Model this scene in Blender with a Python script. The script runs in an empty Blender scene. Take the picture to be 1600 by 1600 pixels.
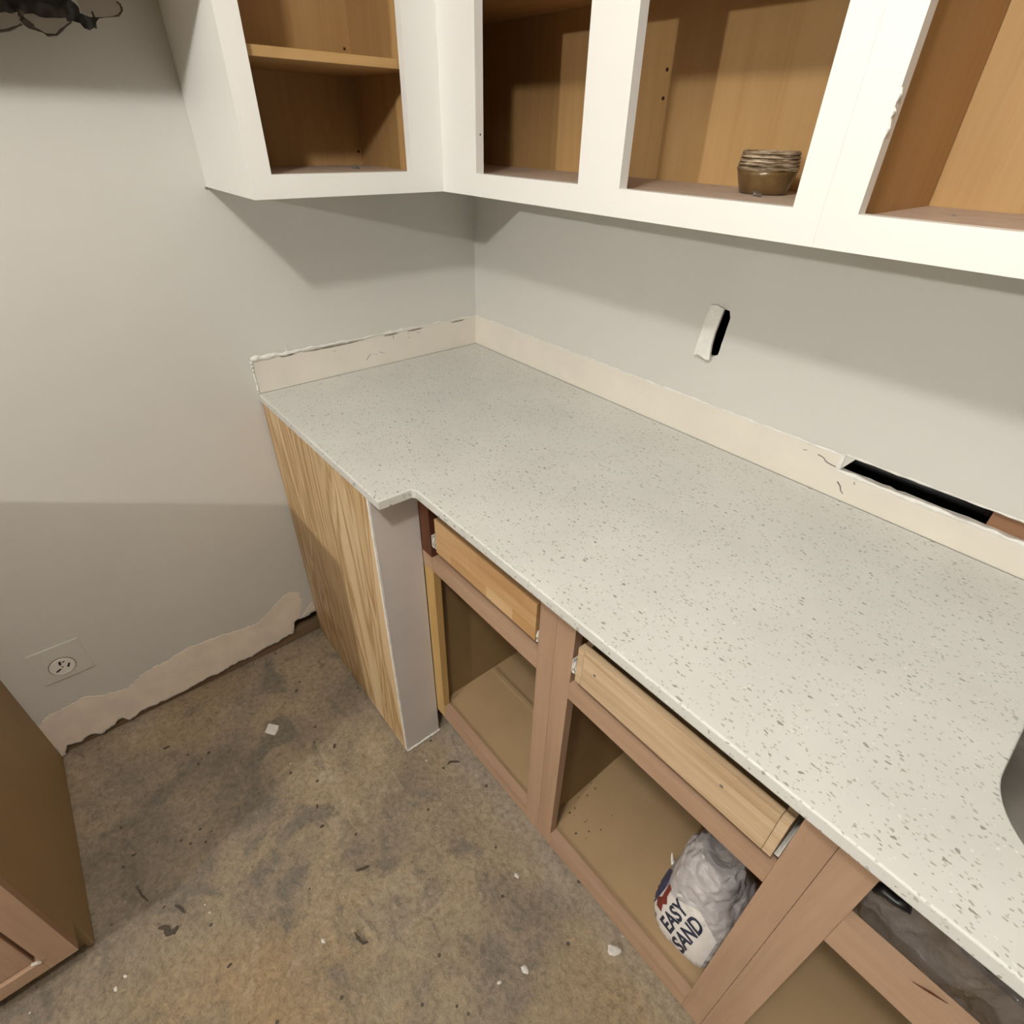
import bpy, bmesh, math, random
from mathutils import Vector, Matrix, noise as mnoise
from mathutils.geometry import tessellate_polygon
from mathutils.bvhtree import BVHTree

random.seed(7)
sc = bpy.context.scene
COL = sc.collection

# ------------------------------------------------------------------ camera, world, exposure
cam_d = bpy.data.cameras.new('camera'); cam = bpy.data.objects.new('camera', cam_d); COL.objects.link(cam)
cam.location = (1.4824, -1.0926, 1.5035)
cam.rotation_euler = (0.96025, -0.02124, 0.87626)
cam_d.sensor_fit = 'HORIZONTAL'; cam_d.sensor_width = 36.0
cam_d.lens = 849.76 / 1600 * 36.0
cam_d.clip_start = 0.02
sc.camera = cam

w = bpy.data.worlds.new('world'); sc.world = w; w.use_nodes = True
bgn = w.node_tree.nodes['Background']
bgn.inputs[0].default_value = (1.0, 0.95, 0.88, 1); bgn.inputs[1].default_value = 0.07

sc.view_settings.view_transform = 'Standard'
sc.view_settings.look = 'None'
sc.view_settings.gamma = 1.0
sc.view_settings.use_curve_mapping = False
sc.view_settings.exposure = 0.15
sc.cycles.max_bounces = 7; sc.cycles.diffuse_bounces = 4; sc.cycles.glossy_bounces = 3

LAMP_A = (1.43, -1.44, 2.255); POWER_A = 40.0
LAMP_B = (1.75, -4.9, 2.36);  POWER_B = 260.0

# ------------------------------------------------------------------ materials
MATS = {}
class NT:
    def __init__(s, name):
        s.m = bpy.data.materials.new(name); s.m.use_nodes = True
        s.t = s.m.node_tree; s.n = s.t.nodes; s.l = s.t.links
        s.b = s.n['Principled BSDF']; s.tc = s.n.new('ShaderNodeTexCoord')
        MATS[name] = s.m
    def new(s, typ, **kw):
        nd = s.n.new(typ)
        for k, v in kw.items(): setattr(nd, k, v)
        return nd
    def link(s, a, b): s.l.new(a, b)
    def mapping(s, scale=(1, 1, 1), rot=(0, 0, 0), loc=(0, 0, 0), src=None):
        mp = s.new('ShaderNodeMapping')
        mp.inputs['Scale'].default_value = scale; mp.inputs['Rotation'].default_value = rot; mp.inputs['Location'].default_value = loc
        s.link(src or s.tc.outputs['Object'], mp.inputs[0]); return mp.outputs[0]
    def noise(s, vec, scale, detail=4, rough=0.55, dist=0.0):
        nd = s.new('ShaderNodeTexNoise'); s.link(vec, nd.inputs['Vector'])
        nd.inputs['Scale'].default_value = scale; nd.inputs['Detail'].default_value = detail
        nd.inputs['Roughness'].default_value = rough; nd.inputs['Distortion'].default_value = dist
        return nd.outputs['Fac']
    def ramp(s, fac, stops):
        r = s.new('ShaderNodeValToRGB'); e = r.color_ramp.elements
        while len(e) < len(stops): e.new(0.5)
        for el, (p, c) in zip(e, stops):
            el.position = p; el.color = (*c, 1) if len(c) == 3 else c
        s.link(fac, r.inputs[0]); return r.outputs[0]
    def mix(s, fac, a, b, mode='MIX'):
        nd = s.new('ShaderNodeMix', data_type='RGBA', blend_type=mode)
        for sock, v in ((nd.inputs[0], fac), (nd.inputs[6], a), (nd.inputs[7], b)):
            if hasattr(v, 'is_linked'): s.link(v, sock)
            elif isinstance(v, (int, float)): sock.default_value = v
            else: sock.default_value = (*v, 1)
        return nd.outputs[2]
    def math(s, op, a, b=0.0):
        nd = s.new('ShaderNodeMath', operation=op)
        for sock, v in ((nd.inputs[0], a), (nd.inputs[1], b)):
            if hasattr(v, 'is_linked'): s.link(v, sock)
            else: sock.default_value = v
        return nd.outputs[0]
    def bump(s, h, strength=0.2, dist=0.01):
        nd = s.new('ShaderNodeBump'); nd.inputs['Strength'].default_value = strength; nd.inputs['Distance'].default_value = dist
        s.link(h, nd.inputs['Height']); s.link(nd.outputs[0], s.b.inputs['Normal'])
    def done(s, color, rough=0.5, spec=0.5, metal=0.0):
        if hasattr(color, 'is_linked'): s.link(color, s.b.inputs['Base Color'])
        else: s.b.inputs['Base Color'].default_value = (*color, 1)
        if hasattr(rough, 'is_linked'): s.link(rough, s.b.inputs['Roughness'])
        else: s.b.inputs['Roughness'].default_value = rough
        s.b.inputs['Specular IOR Level'].default_value = spec; s.b.inputs['Metallic'].default_value = metal
        return s.m

def paint(name, col, rough=0.5, var=0.04, scale=3.0, bump=0.05, spec=0.5):
    t = NT(name); v = t.mapping()
    f = t.noise(v, scale, 3)
    c2 = tuple(x * (1 - var) for x in col); c1 = tuple(min(1, x * (1 + var)) for x in col)
    c = t.ramp(f, [(0.3, c2), (0.7, c1)])
    t.bump(t.noise(v, 260, 2), bump, 0.002)
    return t.done(c, rough, spec)

def wood(name, dark, mid, light, axis, scale=1.0, rough=0.55, stretch=14.0, contrast=(0.3, 0.5, 0.7), cathedral=0.35):
    """grain runs along axis (0,1,2)"""
    t = NT(name)
    sca = [stretch * scale] * 3; sca[axis] = 1.0 * scale
    rnd = t.new('ShaderNodeObjectInfo')
    comb = t.new('ShaderNodeCombineXYZ')
    for i in range(3): t.link(t.math('MULTIPLY', rnd.outputs['Random'], 7.0 + i), comb.inputs[i])
    add = t.new('ShaderNodeVectorMath', operation='ADD'); t.link(t.tc.outputs['Object'], add.inputs[0]); t.link(comb.outputs[0], add.inputs[1])
    v = t.mapping(tuple(sca), src=add.outputs[0])
    f1 = t.noise(v, 1.6, 6, 0.6, 0.6)
    v2 = t.mapping(tuple(x * (6 if i != axis else 2.0) for i, x in enumerate(sca)), src=add.outputs[0])
    f2 = t.noise(v2, 2.0, 3, 0.6)
    f = t.math('ADD', t.math('MULTIPLY', f1, 0.75), t.math('MULTIPLY', f2, 0.25))
    c = t.ramp(f, [(contrast[0], dark), (contrast[1], mid), (contrast[2], light)])
    vv = t.mapping(src=add.outputs[0])
    c = t.mix(0.25, c, t.ramp(t.noise(vv, 4.0, 2), [(0.3, tuple(x * 0.8 for x in mid)), (0.7, light)]))
    t.bump(f2, 0.12, 0.003)
    return t.done(c, rough, 0.35)

def plain(name, col, rough=0.5, metal=0.0, spec=0.5):
    t = NT(name); v = t.mapping(); f = t.noise(v, 35, 3)
    c = t.ramp(f, [(0.3, tuple(x * 0.9 for x in col)), (0.7, col)])
    return t.done(c, rough, spec, metal)

WALL = paint('wall_paint', (0.64, 0.625, 0.58), 0.43, 0.03, 2.2, 0.10, 1.0)
WHITE = paint('white_cabinet_paint', (0.80, 0.79, 0.755), 0.38, 0.012, 5.0, 0.04)
POSTP = paint('post_primer', (0.60, 0.555, 0.52), 0.6, 0.05, 6.0, 0.1)
CEIL = paint('ceiling_paint', (0.8, 0.78, 0.73), 0.8)
BAND = paint('bare_cream_band', (0.74, 0.69, 0.60), 0.6, 0.04, 9.0, 0.08)
PLASTER = paint('joint_compound', (0.84, 0.745, 0.63), 0.75, 0.08, 14.0, 0.25)
TORN = paint('torn_brown_paper', (0.27, 0.235, 0.19), 0.9, 0.25, 90, 0.4)
CAULK = paint('torn_caulk', (0.78, 0.76, 0.71), 0.6, 0.08, 60.0, 0.4)
RAWEDGE = paint('drywall_edge', (0.8, 0.78, 0.73), 0.8, 0.08, 40, 0.3)
GYPSUM = paint('gypsum_core', (0.62, 0.58, 0.52), 0.9, 0.15, 40, 0.3)
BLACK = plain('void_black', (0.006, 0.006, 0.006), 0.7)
BLACKPIPE = plain('black_plastic', (0.012, 0.012, 0.013), 0.35)
MDFSHADE = paint('shaded_melamine_side', (0.30, 0.195, 0.09), 0.6, 0.06, 7.0, 0.05)  # melamine colour darkened to stand in for shade inside the compartments
MDF = paint('tan_melamine', (0.40, 0.275, 0.145), 0.6, 0.06, 7.0, 0.05)
SIDEBROWN = paint('brown_side_panel', (0.36, 0.245, 0.125), 0.6, 0.06, 3.0, 0.08)
UPFLOOR = paint('dusty_shelf_bottom', (0.50, 0.38, 0.29), 0.7, 0.10, 25.0, 0.1)
ALDER = {a: wood('alder_%d' % a, (0.335, 0.205, 0.13), (0.42, 0.268, 0.173), (0.48, 0.32, 0.212), a, 1.2) for a in range(3)}
OAK = {a: wood('oak_%d' % a, (0.37, 0.215, 0.082), (0.455, 0.275, 0.11), (0.51, 0.325, 0.14), a, 1.0) for a in range(3)}
YELLOWP = wood('yellow_pine_2', (0.42, 0.25, 0.08), (0.52, 0.33, 0.12), (0.6, 0.4, 0.17), 2, 1.0)
STAINED = wood('stained_brown_2', (0.07, 0.022, 0.008), (0.105, 0.034, 0.013), (0.14, 0.05, 0.02), 2, 1.0)
PINE = wood('pale_pine_0', (0.40, 0.265, 0.15), (0.545, 0.39, 0.235), (0.64, 0.485, 0.32), 0, 1.6, stretch=24, contrast=(0.36, 0.5, 0.62))
STUD = wood('stud_0', (0.22, 0.11, 0.055), (0.30, 0.155, 0.085), (0.36, 0.2, 0.11), 0, 1.0)
SOLE = wood('sole_1', (0.12, 0.075, 0.04), (0.20, 0.13, 0.075), (0.27, 0.18, 0.10), 1, 1.0)
SLIDE = plain('slide_white_metal', (0.75, 0.72, 0.66), 0.35, 0.2)
STEEL = plain('sink_steel', (0.42, 0.40, 0.37), 0.32, 0.9)
UNDERCOAT = plain('sink_undercoat', (0.16, 0.145, 0.125), 0.7)

# laminated staves, hue from the object
t = NT('stave_wood')
rnd = t.new('ShaderNodeObjectInfo')
v = t.mapping((1.5, 20, 20)); f = t.noise(v, 2.0, 5, 0.6, 0.4)
ca = t.ramp(f, [(0.3, (0.40, 0.215, 0.085)), (0.7, (0.52, 0.31, 0.14))])
cb = t.ramp(f, [(0.3, (0.54, 0.34, 0.165)), (0.7, (0.64, 0.44, 0.24))])
STAVE = t.done(t.mix(rnd.outputs['Random'], ca, cb), 0.5, 0.35)

# fir plywood face: long vertical cathedral grain
t = NT('fir_plywood')
v = t.mapping((7.0, 7.0, 0.75), rot=(0, 0.08, 0)); wv = t.noise(v, 1.5, 1.0, 0.45, 0.7)
v3 = t.mapping((24, 24, 1.8), rot=(0, 0.10, 0)); w3 = t.noise(v3, 1.6, 2, 0.5, 0.8)
s_ = t.math('ADD', t.math('MULTIPLY', wv, 0.80), t.math('MULTIPLY', w3, 0.20))
c = t.ramp(s_, [(0.36, (0.33, 0.19, 0.075)), (0.43, (0.62, 0.45, 0.245)), (0.475, (0.40, 0.235, 0.095)), (0.52, (0.70, 0.535, 0.32)), (0.565, (0.42, 0.25, 0.10)), (0.63, (0.70, 0.53, 0.315))])
vf = t.mapping((110, 110, 3.0)); c = t.mix(t.math('MULTIPLY', t.noise(vf, 1.0, 3), 0.12), c, (0.34, 0.19, 0.07))
t.bump(s_, 0.15, 0.003)
PLY = t.done(c, 0.5, 0.35)

# speckled quartz
t = NT('speckled_quartz')
base = t.ramp(t.noise(t.mapping(), 6.0, 4), [(0.3, (0.61, 0.607, 0.572)), (0.7, (0.675, 0.672, 0.637))])
def specks(c, scale, size, keep, col, seed, stretch):
    v = t.mapping((1.0, stretch, 1.0), rot=(0, 0, seed * 1.3), loc=(seed, seed * 2.1, 0.37))
    dv = t.new('ShaderNodeTexNoise'); t.link(v, dv.inputs['Vector']); dv.inputs['Scale'].default_value = scale * 1.2
    dm = t.new('ShaderNodeVectorMath', operation='SCALE'); t.link(dv.outputs['Color'], dm.inputs[0]); dm.inputs['Scale'].default_value = 0.9 / scale
    da = t.new('ShaderNodeVectorMath', operation='ADD'); t.link(v, da.inputs[0]); t.link(dm.outputs[0], da.inputs[1])
    vo = t.new('ShaderNodeTexVoronoi'); t.link(da.outputs[0], vo.inputs['Vector']); vo.inputs['Scale'].default_value = scale
    sep = t.new('ShaderNodeSeparateColor'); t.link(vo.outputs['Color'], sep.inputs[0])
    on = t.math('GREATER_THAN', sep.outputs[0], 1 - keep)
    rad = t.math('MULTIPLY', sep.outputs[1], size)
    near = t.math('LESS_THAN', vo.outputs['Distance'], rad)
    k = t.math('MULTIPLY', t.math('MULTIPLY', on, near), t.math('ADD', 0.35, t.math('MULTIPLY', sep.outputs[2], 0.6)))
    return t.mix(k, c, col)
c = specks(base, 130, 0.42, 0.36, (0.29, 0.275, 0.235), 1.0, 1.7)
c = specks(c, 85, 0.34, 0.22, (0.25, 0.235, 0.20), 2.3, 1.8)
c = specks(c, 210, 0.45, 0.30, (0.40, 0.385, 0.34), 3.7, 1.4)
c = specks(c, 150, 0.36, 0.12, (0.80, 0.80, 0.77), 5.1, 1.3)
QUARTZ = t.done(c, 0.30, 0.45)

# stained concrete slab with adhesive residue
t = NT('stained_concrete')
v = t.mapping()
n1 = t.noise(v, 2.6, 6, 0.62, 0.5); n2 = t.noise(t.mapping(loc=(3, 1, 0)), 6.0, 6, 0.65, 0.8)
n3 = t.noise(t.mapping(loc=(7, 2, 0)), 26.0, 5, 0.7, 0.4); n4 = t.noise(t.mapping(loc=(1, 9, 0)), 1.3, 3, 0.5, 0.3)
c = t.ramp(n1, [(0.34, (0.176, 0.147, 0.112)), (0.47, (0.264, 0.215, 0.154)), (0.58, (0.327, 0.257, 0.170)), (0.7, (0.367, 0.309, 0.232))])
c = t.mix(t.ramp(n4, [(0.46, (0, 0, 0)), (0.62, (0.75, 0.75, 0.75))]), c, (0.343, 0.238, 0.120))
c = t.mix(t.ramp(n2, [(0.53, (0, 0, 0)), (0.64, (0.8, 0.8, 0.8))]), c, (0.164, 0.144, 0.116))
c = t.mix(t.ramp(n2, [(0.28, (0.6, 0.6, 0.6)), (0.42, (0, 0, 0))]), c, (0.423, 0.347, 0.252))
c = t.mix(t.ramp(n3, [(0.60, (0, 0, 0)), (0.68, (0.55, 0.55, 0.55))]), c, (0.127, 0.106, 0.075))
c = t.mix(t.ramp(n3, [(0.28, (0.45, 0.45, 0.45)), (0.38, (0, 0, 0))]), c, (0.447, 0.377, 0.286))
# dust swept against the cabinets' toe line
sep = t.new('ShaderNodeSeparateXYZ'); t.link(t.tc.outputs['Object'], sep.inputs[0])
dy = t.math('ADD', sep.outputs[1], t.math('MULTIPLY', n2, 0.30))
dust = t.ramp(t.math('ADD', dy, 1.0), [(0.47, (0, 0, 0)), (0.56, (0.55, 0.55, 0.55))])
c = t.mix(dust, c, (0.400, 0.347, 0.279))
n5 = t.noise(t.mapping(loc=(5, 5, 0)), 75.0, 5, 0.75, 0.5)
c = t.mix(0.85, c, t.ramp(n5, [(0.32, (0.62, 0.60, 0.58)), (0.5, (1.0, 1.0, 1.0)), (0.68, (1.32, 1.30, 1.27))]), 'MULTIPLY')
n6 = t.noise(t.mapping((1.0, 3.2, 1.0), rot=(0, 0, 0.7), loc=(2, 4, 0)), 9.0, 5, 0.7, 1.2)
c = t.mix(t.ramp(n6, [(0.60, (0, 0, 0)), (0.70, (0.55, 0.55, 0.55))]), c, (0.11, 0.10, 0.085))
vo = t.new('ShaderNodeTexVoronoi'); vo.inputs['Scale'].default_value = 42; t.link(t.mapping(), vo.inputs['Vector'])
sp = t.new('ShaderNodeSeparateColor'); t.link(vo.outputs['Color'], sp.inputs[0])
fl_ = t.math('MULTIPLY', t.math('GREATER_THAN', sp.outputs[0], 0.93), t.math('LESS_THAN', vo.outputs['Distance'], t.math('MULTIPLY', sp.outputs[1], 0.13)))
c = t.mix(fl_, c, (0.62, 0.57, 0.50))
fd_ = t.math('MULTIPLY', t.math('LESS_THAN', sp.outputs[0], 0.08), t.math('LESS_THAN', vo.outputs['Distance'], t.math('MULTIPLY', sp.outputs[2], 0.2)))
c = t.mix(fd_, c, (0.09, 0.075, 0.055))
t.bump(t.math('ADD', t.math('ADD', n3, t.math('MULTIPLY', n5, 0.5)), t.math('MULTIPLY', n2, 1.5)), 0.6, 0.006)
CONC = t.done(c, t.ramp(n2, [(0.3, (0.5, 0.5, 0.5)), (0.7, (0.8, 0.8, 0.8))]), 0.35)

# ------------------------------------------------------------------ geometry helpers
def obj(name, bm, mat, parent=None, smooth=False):
    bmesh.ops.recalc_face_normals(bm, faces=bm.faces)
    me = bpy.data.meshes.new(name); bm.to_mesh(me); bm.free()
    mats = mat if isinstance(mat, (list, tuple)) else [mat]
    for m in mats: me.materials.append(m)
    if smooth:
        for p in me.polygons: p.use_smooth = True
    o = bpy.data.objects.new(name, me); COL.objects.link(o)
    if parent is not None:
        off = parent.location if parent.parent is None else parent.parent.location
        if parent.type == 'MESH' and parent.parent is None: off = Vector((0, 0, 0))
        me.transform(Matrix.Translation(-Vector(off))) if off.length else None
        o.parent = parent
    return o
def thing(name, label, cat, loc=(0, 0, 0), group=None):
    o = bpy.data.objects.new(name, None); COL.objects.link(o); o.location = loc
    o.empty_display_size = 0.1
    tag(o, label, cat, group); return o
def tag(o, label, cat, group=None):
    o['label'] = label; o['category'] = cat
    if group: o['group'] = group
    return o
def struct(o): o['kind'] = 'structure'; return o
def base_at(o, loc):
    """move a one-mesh thing's origin to its base"""
    o.data.transform(Matrix.Translation(-Vector(loc))); o.location = loc; return o

def add_box(bm, x0, x1, y0, y1, z0, z1, bevel=0.0, mi=0):
    vs = [bm.verts.new(p) for p in ((x0, y0, z0), (x1, y0, z0), (x1, y1, z0), (x0, y1, z0), (x0, y0, z1), (x1, y0, z1), (x1, y1, z1), (x0, y1, z1))]
    fs = [bm.faces.new([vs[i] for i in f]) for f in ((3, 2, 1, 0), (4, 5, 6, 7), (0, 1, 5, 4), (1, 2, 6, 5), (2, 3, 7, 6), (3, 0, 4, 7))]
    for f in fs: f.material_index = mi
    if bevel:
        es = list({e for f in fs for e in f.edges})
        bmesh.ops.bevel(bm, geom=es, offset=bevel, segments=2, affect='EDGES', profile=0.6)
def box(name, mat, parent, x0, x1, y0, y1, z0, z1, bevel=0.0004):
    bm = bmesh.new(); add_box(bm, x0, x1, y0, y1, z0, z1, bevel); return obj(name, bm, mat, parent)

def add_plate(bm, to3, outline, holes=(), d0=0.0, d1=0.01, mi=0, side_mi=None):
    """flat plate with holes; to3(a,b,d) maps to 3D"""
    loops = [list(outline)] + [list(h) for h in holes]
    pts = [p for l in loops for p in l]
    tris = tessellate_polygon([[Vector((a, b, 0)) for a, b in l] for l in loops])
    top = [bm.verts.new(to3(a, b, d1)) for a, b in pts]; bot = [bm.verts.new(to3(a, b, d0)) for a, b in pts]
    for tr in tris:
        for vv in (top, bot):
            try: f = bm.faces.new([vv[i] for i in tr]); f.material_index = mi
            except ValueError: pass
    k = 0
    for l in loops:
        n = len(l)
        for i in range(n):
            a, b = k + i, k + (i + 1) % n
            try: f = bm.faces.new([top[a], top[b], bot[b], bot[a]]); f.material_index = mi if side_mi is None else side_mi
            except ValueError: pass
        k += n

def ragged(p0, p1, n, amp, seed=0, freq=40):
    """points from p0 to p1 (p1 left out) with ragged offset across"""
    a = Vector(p0); b = Vector(p1); d = (b - a); nrm = Vector((-d.y, d.x)).normalized(); out = []
    for i in range(n):
        q = a + d * (i / n)
        s = mnoise.noise(Vector((q.x * freq + seed, q.y * freq, seed * 1.7))) + 0.5 * mnoise.noise(Vector((q.x * freq * 3, q.y * freq * 3 + seed, 0)))
        q = q + nrm * amp * s * (0 if i == 0 else 1)
        out.append((q.x, q.y))
    return out

def add_tube(bm, pts, r, seg=8, rfun=None, flat=(1.0, 1.0), mi=0, up=Vector((0, 0, 1))):
    rings = []
    for i, p in enumerate(pts):
        p = Vector(p); a = Vector(pts[max(i - 1, 0)]); b = Vector(pts[min(i + 1, len(pts) - 1)])
        tdir = (b - a).normalized(); u = tdir.cross(up)
        if u.length < 1e-4: u = tdir.cross(Vector((1, 0, 0)))
        u.normalize(); v = u.cross(tdir)
        rr = r if rfun is None else rfun(i, len(pts))
        rings.append([bm.verts.new(p + (u * math.cos(k * 2 * math.pi / seg) * flat[0] + v * math.sin(k * 2 * math.pi / seg) * flat[1]) * rr) for k in range(seg)])
    for a, b in zip(rings, rings[1:]):
        for k in range(seg): bm.faces.new((a[k], a[(k + 1) % seg], b[(k + 1) % seg], b[k])).material_index = mi
    bm.faces.new(rings[0][::-1]).material_index = mi; bm.faces.new(rings[-1]).material_index = mi

def add_lathe(bm, prof, c, seg=40, mi=0):
    rings = [[bm.verts.new((c[0] + r * math.cos(k * 2 * math.pi / seg), c[1] + r * math.sin(k * 2 * math.pi / seg), c[2] + z)) for k in range(seg)] for r, z in prof]
    for a, b in zip(rings, rings[1:]):
        for k in range(seg): bm.faces.new((a[k], a[(k + 1) % seg], b[(k + 1) % seg], b[k])).material_index = mi
    bm.faces.new(rings[0][::-1]).material_index = mi; bm.faces.new(rings[-1]).material_index = mi

# ------------------------------------------------------------------ the room
bm = bmesh.new()
X0, X1, Y0, Y1 = -0.06, 4.2, -6.2, 0.13
nx, ny = 130, 150
def fx(i): return X0 + (X1 - X0) * (i / nx) ** 1.4
def fy(j): return Y1 + (Y0 - Y1) * (j / ny) ** 1.6
grid = [[None] * (ny + 1) for _ in range(nx + 1)]
for i in range(nx + 1):
    for j in range(ny + 1):
        x, y = fx(i), fy(j)
        z = 0.0022 * mnoise.noise(Vector((x * 6, y * 6, 0))) + 0.0011 * mnoise.noise(Vector((x * 21, y * 21, 3))) - 0.0028
        grid[i][j] = bm.verts.new((x, y, min(z, 0)))
for i in range(nx):
    for j in range(ny): bm.faces.new((grid[i][j], grid[i + 1][j], grid[i + 1][j + 1], grid[i][j + 1]))
struct(obj('floor', bm, CONC, smooth=True))

# left wall: drywall sheet with a torn bottom edge over the sole plate
bot = [(-6.2, 0.0), (-1.56, 0.0)]
torn = [(-1.489, 0.012), (-1.478, 0.034), (-1.46, 0.030), (-1.444, 0.024), (-1.43, 0.034), (-1.41, 0.030), (-1.40, 0.018), (-1.38, 0.02), (-1.36, 0.03), (-1.346, 0.04),
        (-1.335, 0.034), (-1.325, 0.018), (-1.31, 0.022), (-1.29, 0.030), (-1.25, 0.028), (-1.2, 0.026), (-1.15, 0.028), (-1.10, 0.034), (-1.06, 0.030), (-1.03, 0.036), (-1.0, 0.040), (-0.96, 0.032), (-0.93, 0.040),
        (-0.90, 0.044), (-0.87, 0.040), (-0.84, 0.05), (-0.815, 0.046), (-0.808, 0.06), (-0.80, 0.094), (-0.785, 0.100), (-0.77, 0.094), (-0.75, 0.098), (-0.725, 0.10), (-0.70, 0.09)]
tt = []
for a, b in zip(torn, torn[1:]):
    for k in range(4):
        q = (a[0] + (b[0] - a[0]) * k / 4, a[1] + (b[1] - a[1]) * k / 4)
        tt.append((q[0], q[1] + 0.006 * mnoise.noise(Vector((q[0] * 90, 2.2, 0)))))
outl = bot + [(-1.49, 0.004)] + tt + [(-0.70, 0.0), (0.0, 0.0), (0.0, 2.42), (-6.2, 2.42)]
bm = bmesh.new()
add_plate(bm, lambda a, b, d: (d, a, b), outl, [], -0.0127, 0.0, 0, 1)
wl = struct(obj('wall_left', bm, [WALL, GYPSUM]))
box('sole_plate', SOLE, wl, -0.05, -0.0132, -1.7, -0.55, 0.0, 0.045, 0.002)
box('backing_board', SOLE, wl, -0.06, -0.0505, -1.7, -0.55, 0.0, 0.30, 0.0)
# skim of pale joint compound along the bottom of the left wall
po = [(-1.50, 0.006), (-1.499, 0.150), (-1.47, 0.166), (-1.43, 0.172), (-1.386, 0.178), (-1.34, 0.150), (-1.292, 0.138), (-1.27, 0.150), (-1.248, 0.165), (-1.18, 0.172), (-1.12, 0.186), (-1.07, 0.182), (-1.03, 0.180),
      (-0.97, 0.166), (-0.915, 0.162), (-0.88, 0.178), (-0.842, 0.205), (-0.81, 0.224), (-0.783, 0.228), (-0.762, 0.212), (-0.757, 0.18), (-0.768, 0.14), (-0.782, 0.108), (-0.806, 0.100), (-0.813, 0.062), (-0.822, 0.052)]
pr = []
for a, b in zip(po, po[1:]):
    pr += ragged(a, b, 9, 0.0065, 3.3, 110)
low = [(q[0], q[1] + 0.006) for q in tt[::-1] if -1.49 < q[0] < -0.825]
bm = bmesh.new()
add_plate(bm, lambda a, b, d: (d, a, b), pr + low, [], -0.001, 0.0014)
obj('compound_patch', bm, PLASTER, wl)
bm = bmesh.new()
add_plate(bm, lambda a, b, d: (d, a, b), ragged((-0.77, 0.105), (-0.74, 0.135), 6, 0.003, 1.0, 80) + ragged((-0.74, 0.135), (-0.722, 0.15), 5, 0.003, 2, 80) + ragged((-0.722, 0.15), (-0.722, 0.105), 5, 0.002, 3, 80), [], -0.001, 0.002)
obj('compound_patch', bm, PLASTER, wl)

# right wall: drywall with the long slot and the switch-box hole cut through
slot_lo = ragged((1.193, 0.974), (1.62, 0.972), 34, 0.0028, 5.0, 45)
slot = slot_lo + [(1.62, 0.973), (1.62, 1.006)] + ragged((1.60, 1.006), (1.195, 1.005), 24, 0.0012, 9.0, 45)
hole = ragged((0.838, 1.208), (0.836, 1.112), 8, 0.002, 2.0, 60) + ragged((0.842, 1.106), (0.878, 1.110), 5, 0.002, 4.0, 60) + ragged((0.881, 1.116), (0.890, 1.207), 8, 0.0015, 6.0, 60) + ragged((0.884, 1.209), (0.845, 1.213), 5, 0.0015, 8.0, 60)
bm = bmesh.new()
add_plate(bm, lambda a, b, d: (a, -d, b), [(0, 0), (4.2, 0), (4.2, 2.42), (0, 2.42)], [slot, hole], -0.0127, 0.0, 0, 1)
wr = struct(obj('wall_right', bm, [WALL, GYPSUM]))
box('cavity_dark_sheet', BLACK, wr, -0.05, 4.2, 0.10, 0.11, 0.0, 2.42, 0)  # black sheet stands in for the darkness inside the wall
box('stud', STUD, wr, 1.432, 1.70, 0.0135, 0.052, 0.9, 1.06, 0.002)
bm = bmesh.new(); add_tube(bm, [(1.0, 0.034, 0.992), (1.3, 0.034, 0.992), (1.43, 0.034, 0.990)], 0.012, 12)
obj('conduit', bm, BLACKPIPE, wr, True)

bm = bmesh.new(); add_box(bm, -0.06, 4.2, -6.2, 0.13, 2.42, 2.45)
struct(obj('ceiling', bm, CEIL))

# bare band where the old backsplash came off (cream), torn caulk along the top
HB = 0.0925; ZC = 0.914; TH = 0.022
topl = ragged((-0.7215, ZC + HB - 0.004), (0.0, ZC + HB), 90, 0.0016, 11.0, 50)
bm = bmesh.new()
add_plate(bm, lambda a, b, d: (d, a, b), [(-0.7215, ZC + 0.0005), (-0.7215, ZC + 0.06)] + topl + [(0, ZC + HB), (0, ZC + 0.0005)], [], 0.0003, 0.0022)
tl = struct(obj('trim_1', bm, BAND))
bm = bmesh.new()
topr = ragged((0.0022, ZC + HB), (1.19, ZC + HB - 0.004), 90, 0.0012, 13.0, 50)
lo = [(a, b - 0.0006) for a, b in slot_lo]
bm_out = [(0.0022, ZC + 0.0005)] + topr + [(1.19, ZC + HB - 0.004), (1.1925, 1.0)] + lo + [(1.62, 0.9715), (2.35, 0.9715), (2.35, ZC + 0.0005)]
add_plate(bm, lambda a, b, d: (a, -d, b), bm_out, [], 0.0003, 0.0022)
tr = struct(obj('trim_2', bm, BAND))

def caulk_strip(name, parent, to3, pts, hfun, dfun, seed, mat=CAULK):
    """lumpy strip following pts (a,b); hfun gives width, dfun gives bulge"""
    bm = bmesh.new(); prev = None
    for i, (a, b) in enumerate(pts):
        h = hfun(i); d = dfun(i)
        ring = [bm.verts.new(to3(a, b + q * h, e * d + 0.0004)) for q, e in ((-0.5, 0.1), (-0.25, 0.8), (0.1, 1.0), (0.4, 0.6), (0.5, 0.1))]
        if prev:
            for u, v2, u2, w2 in zip(prev, prev[1:], ring, ring[1:]): bm.faces.new((u, v2, w2, u2))
        prev = ring
    return obj(name, bm, mat, parent)
def nz(s, i, f=0.35): return mnoise.noise(Vector((i * f, s, 0.3)))
N = 130
pl = [(-0.724 + 0.722 * i / N, ZC + HB - 0.001 + 0.0035 * (1 - i / N) * nz(1, i, 0.2) + 0.001 * nz(2, i)) for i in range(N + 1)]
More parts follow.
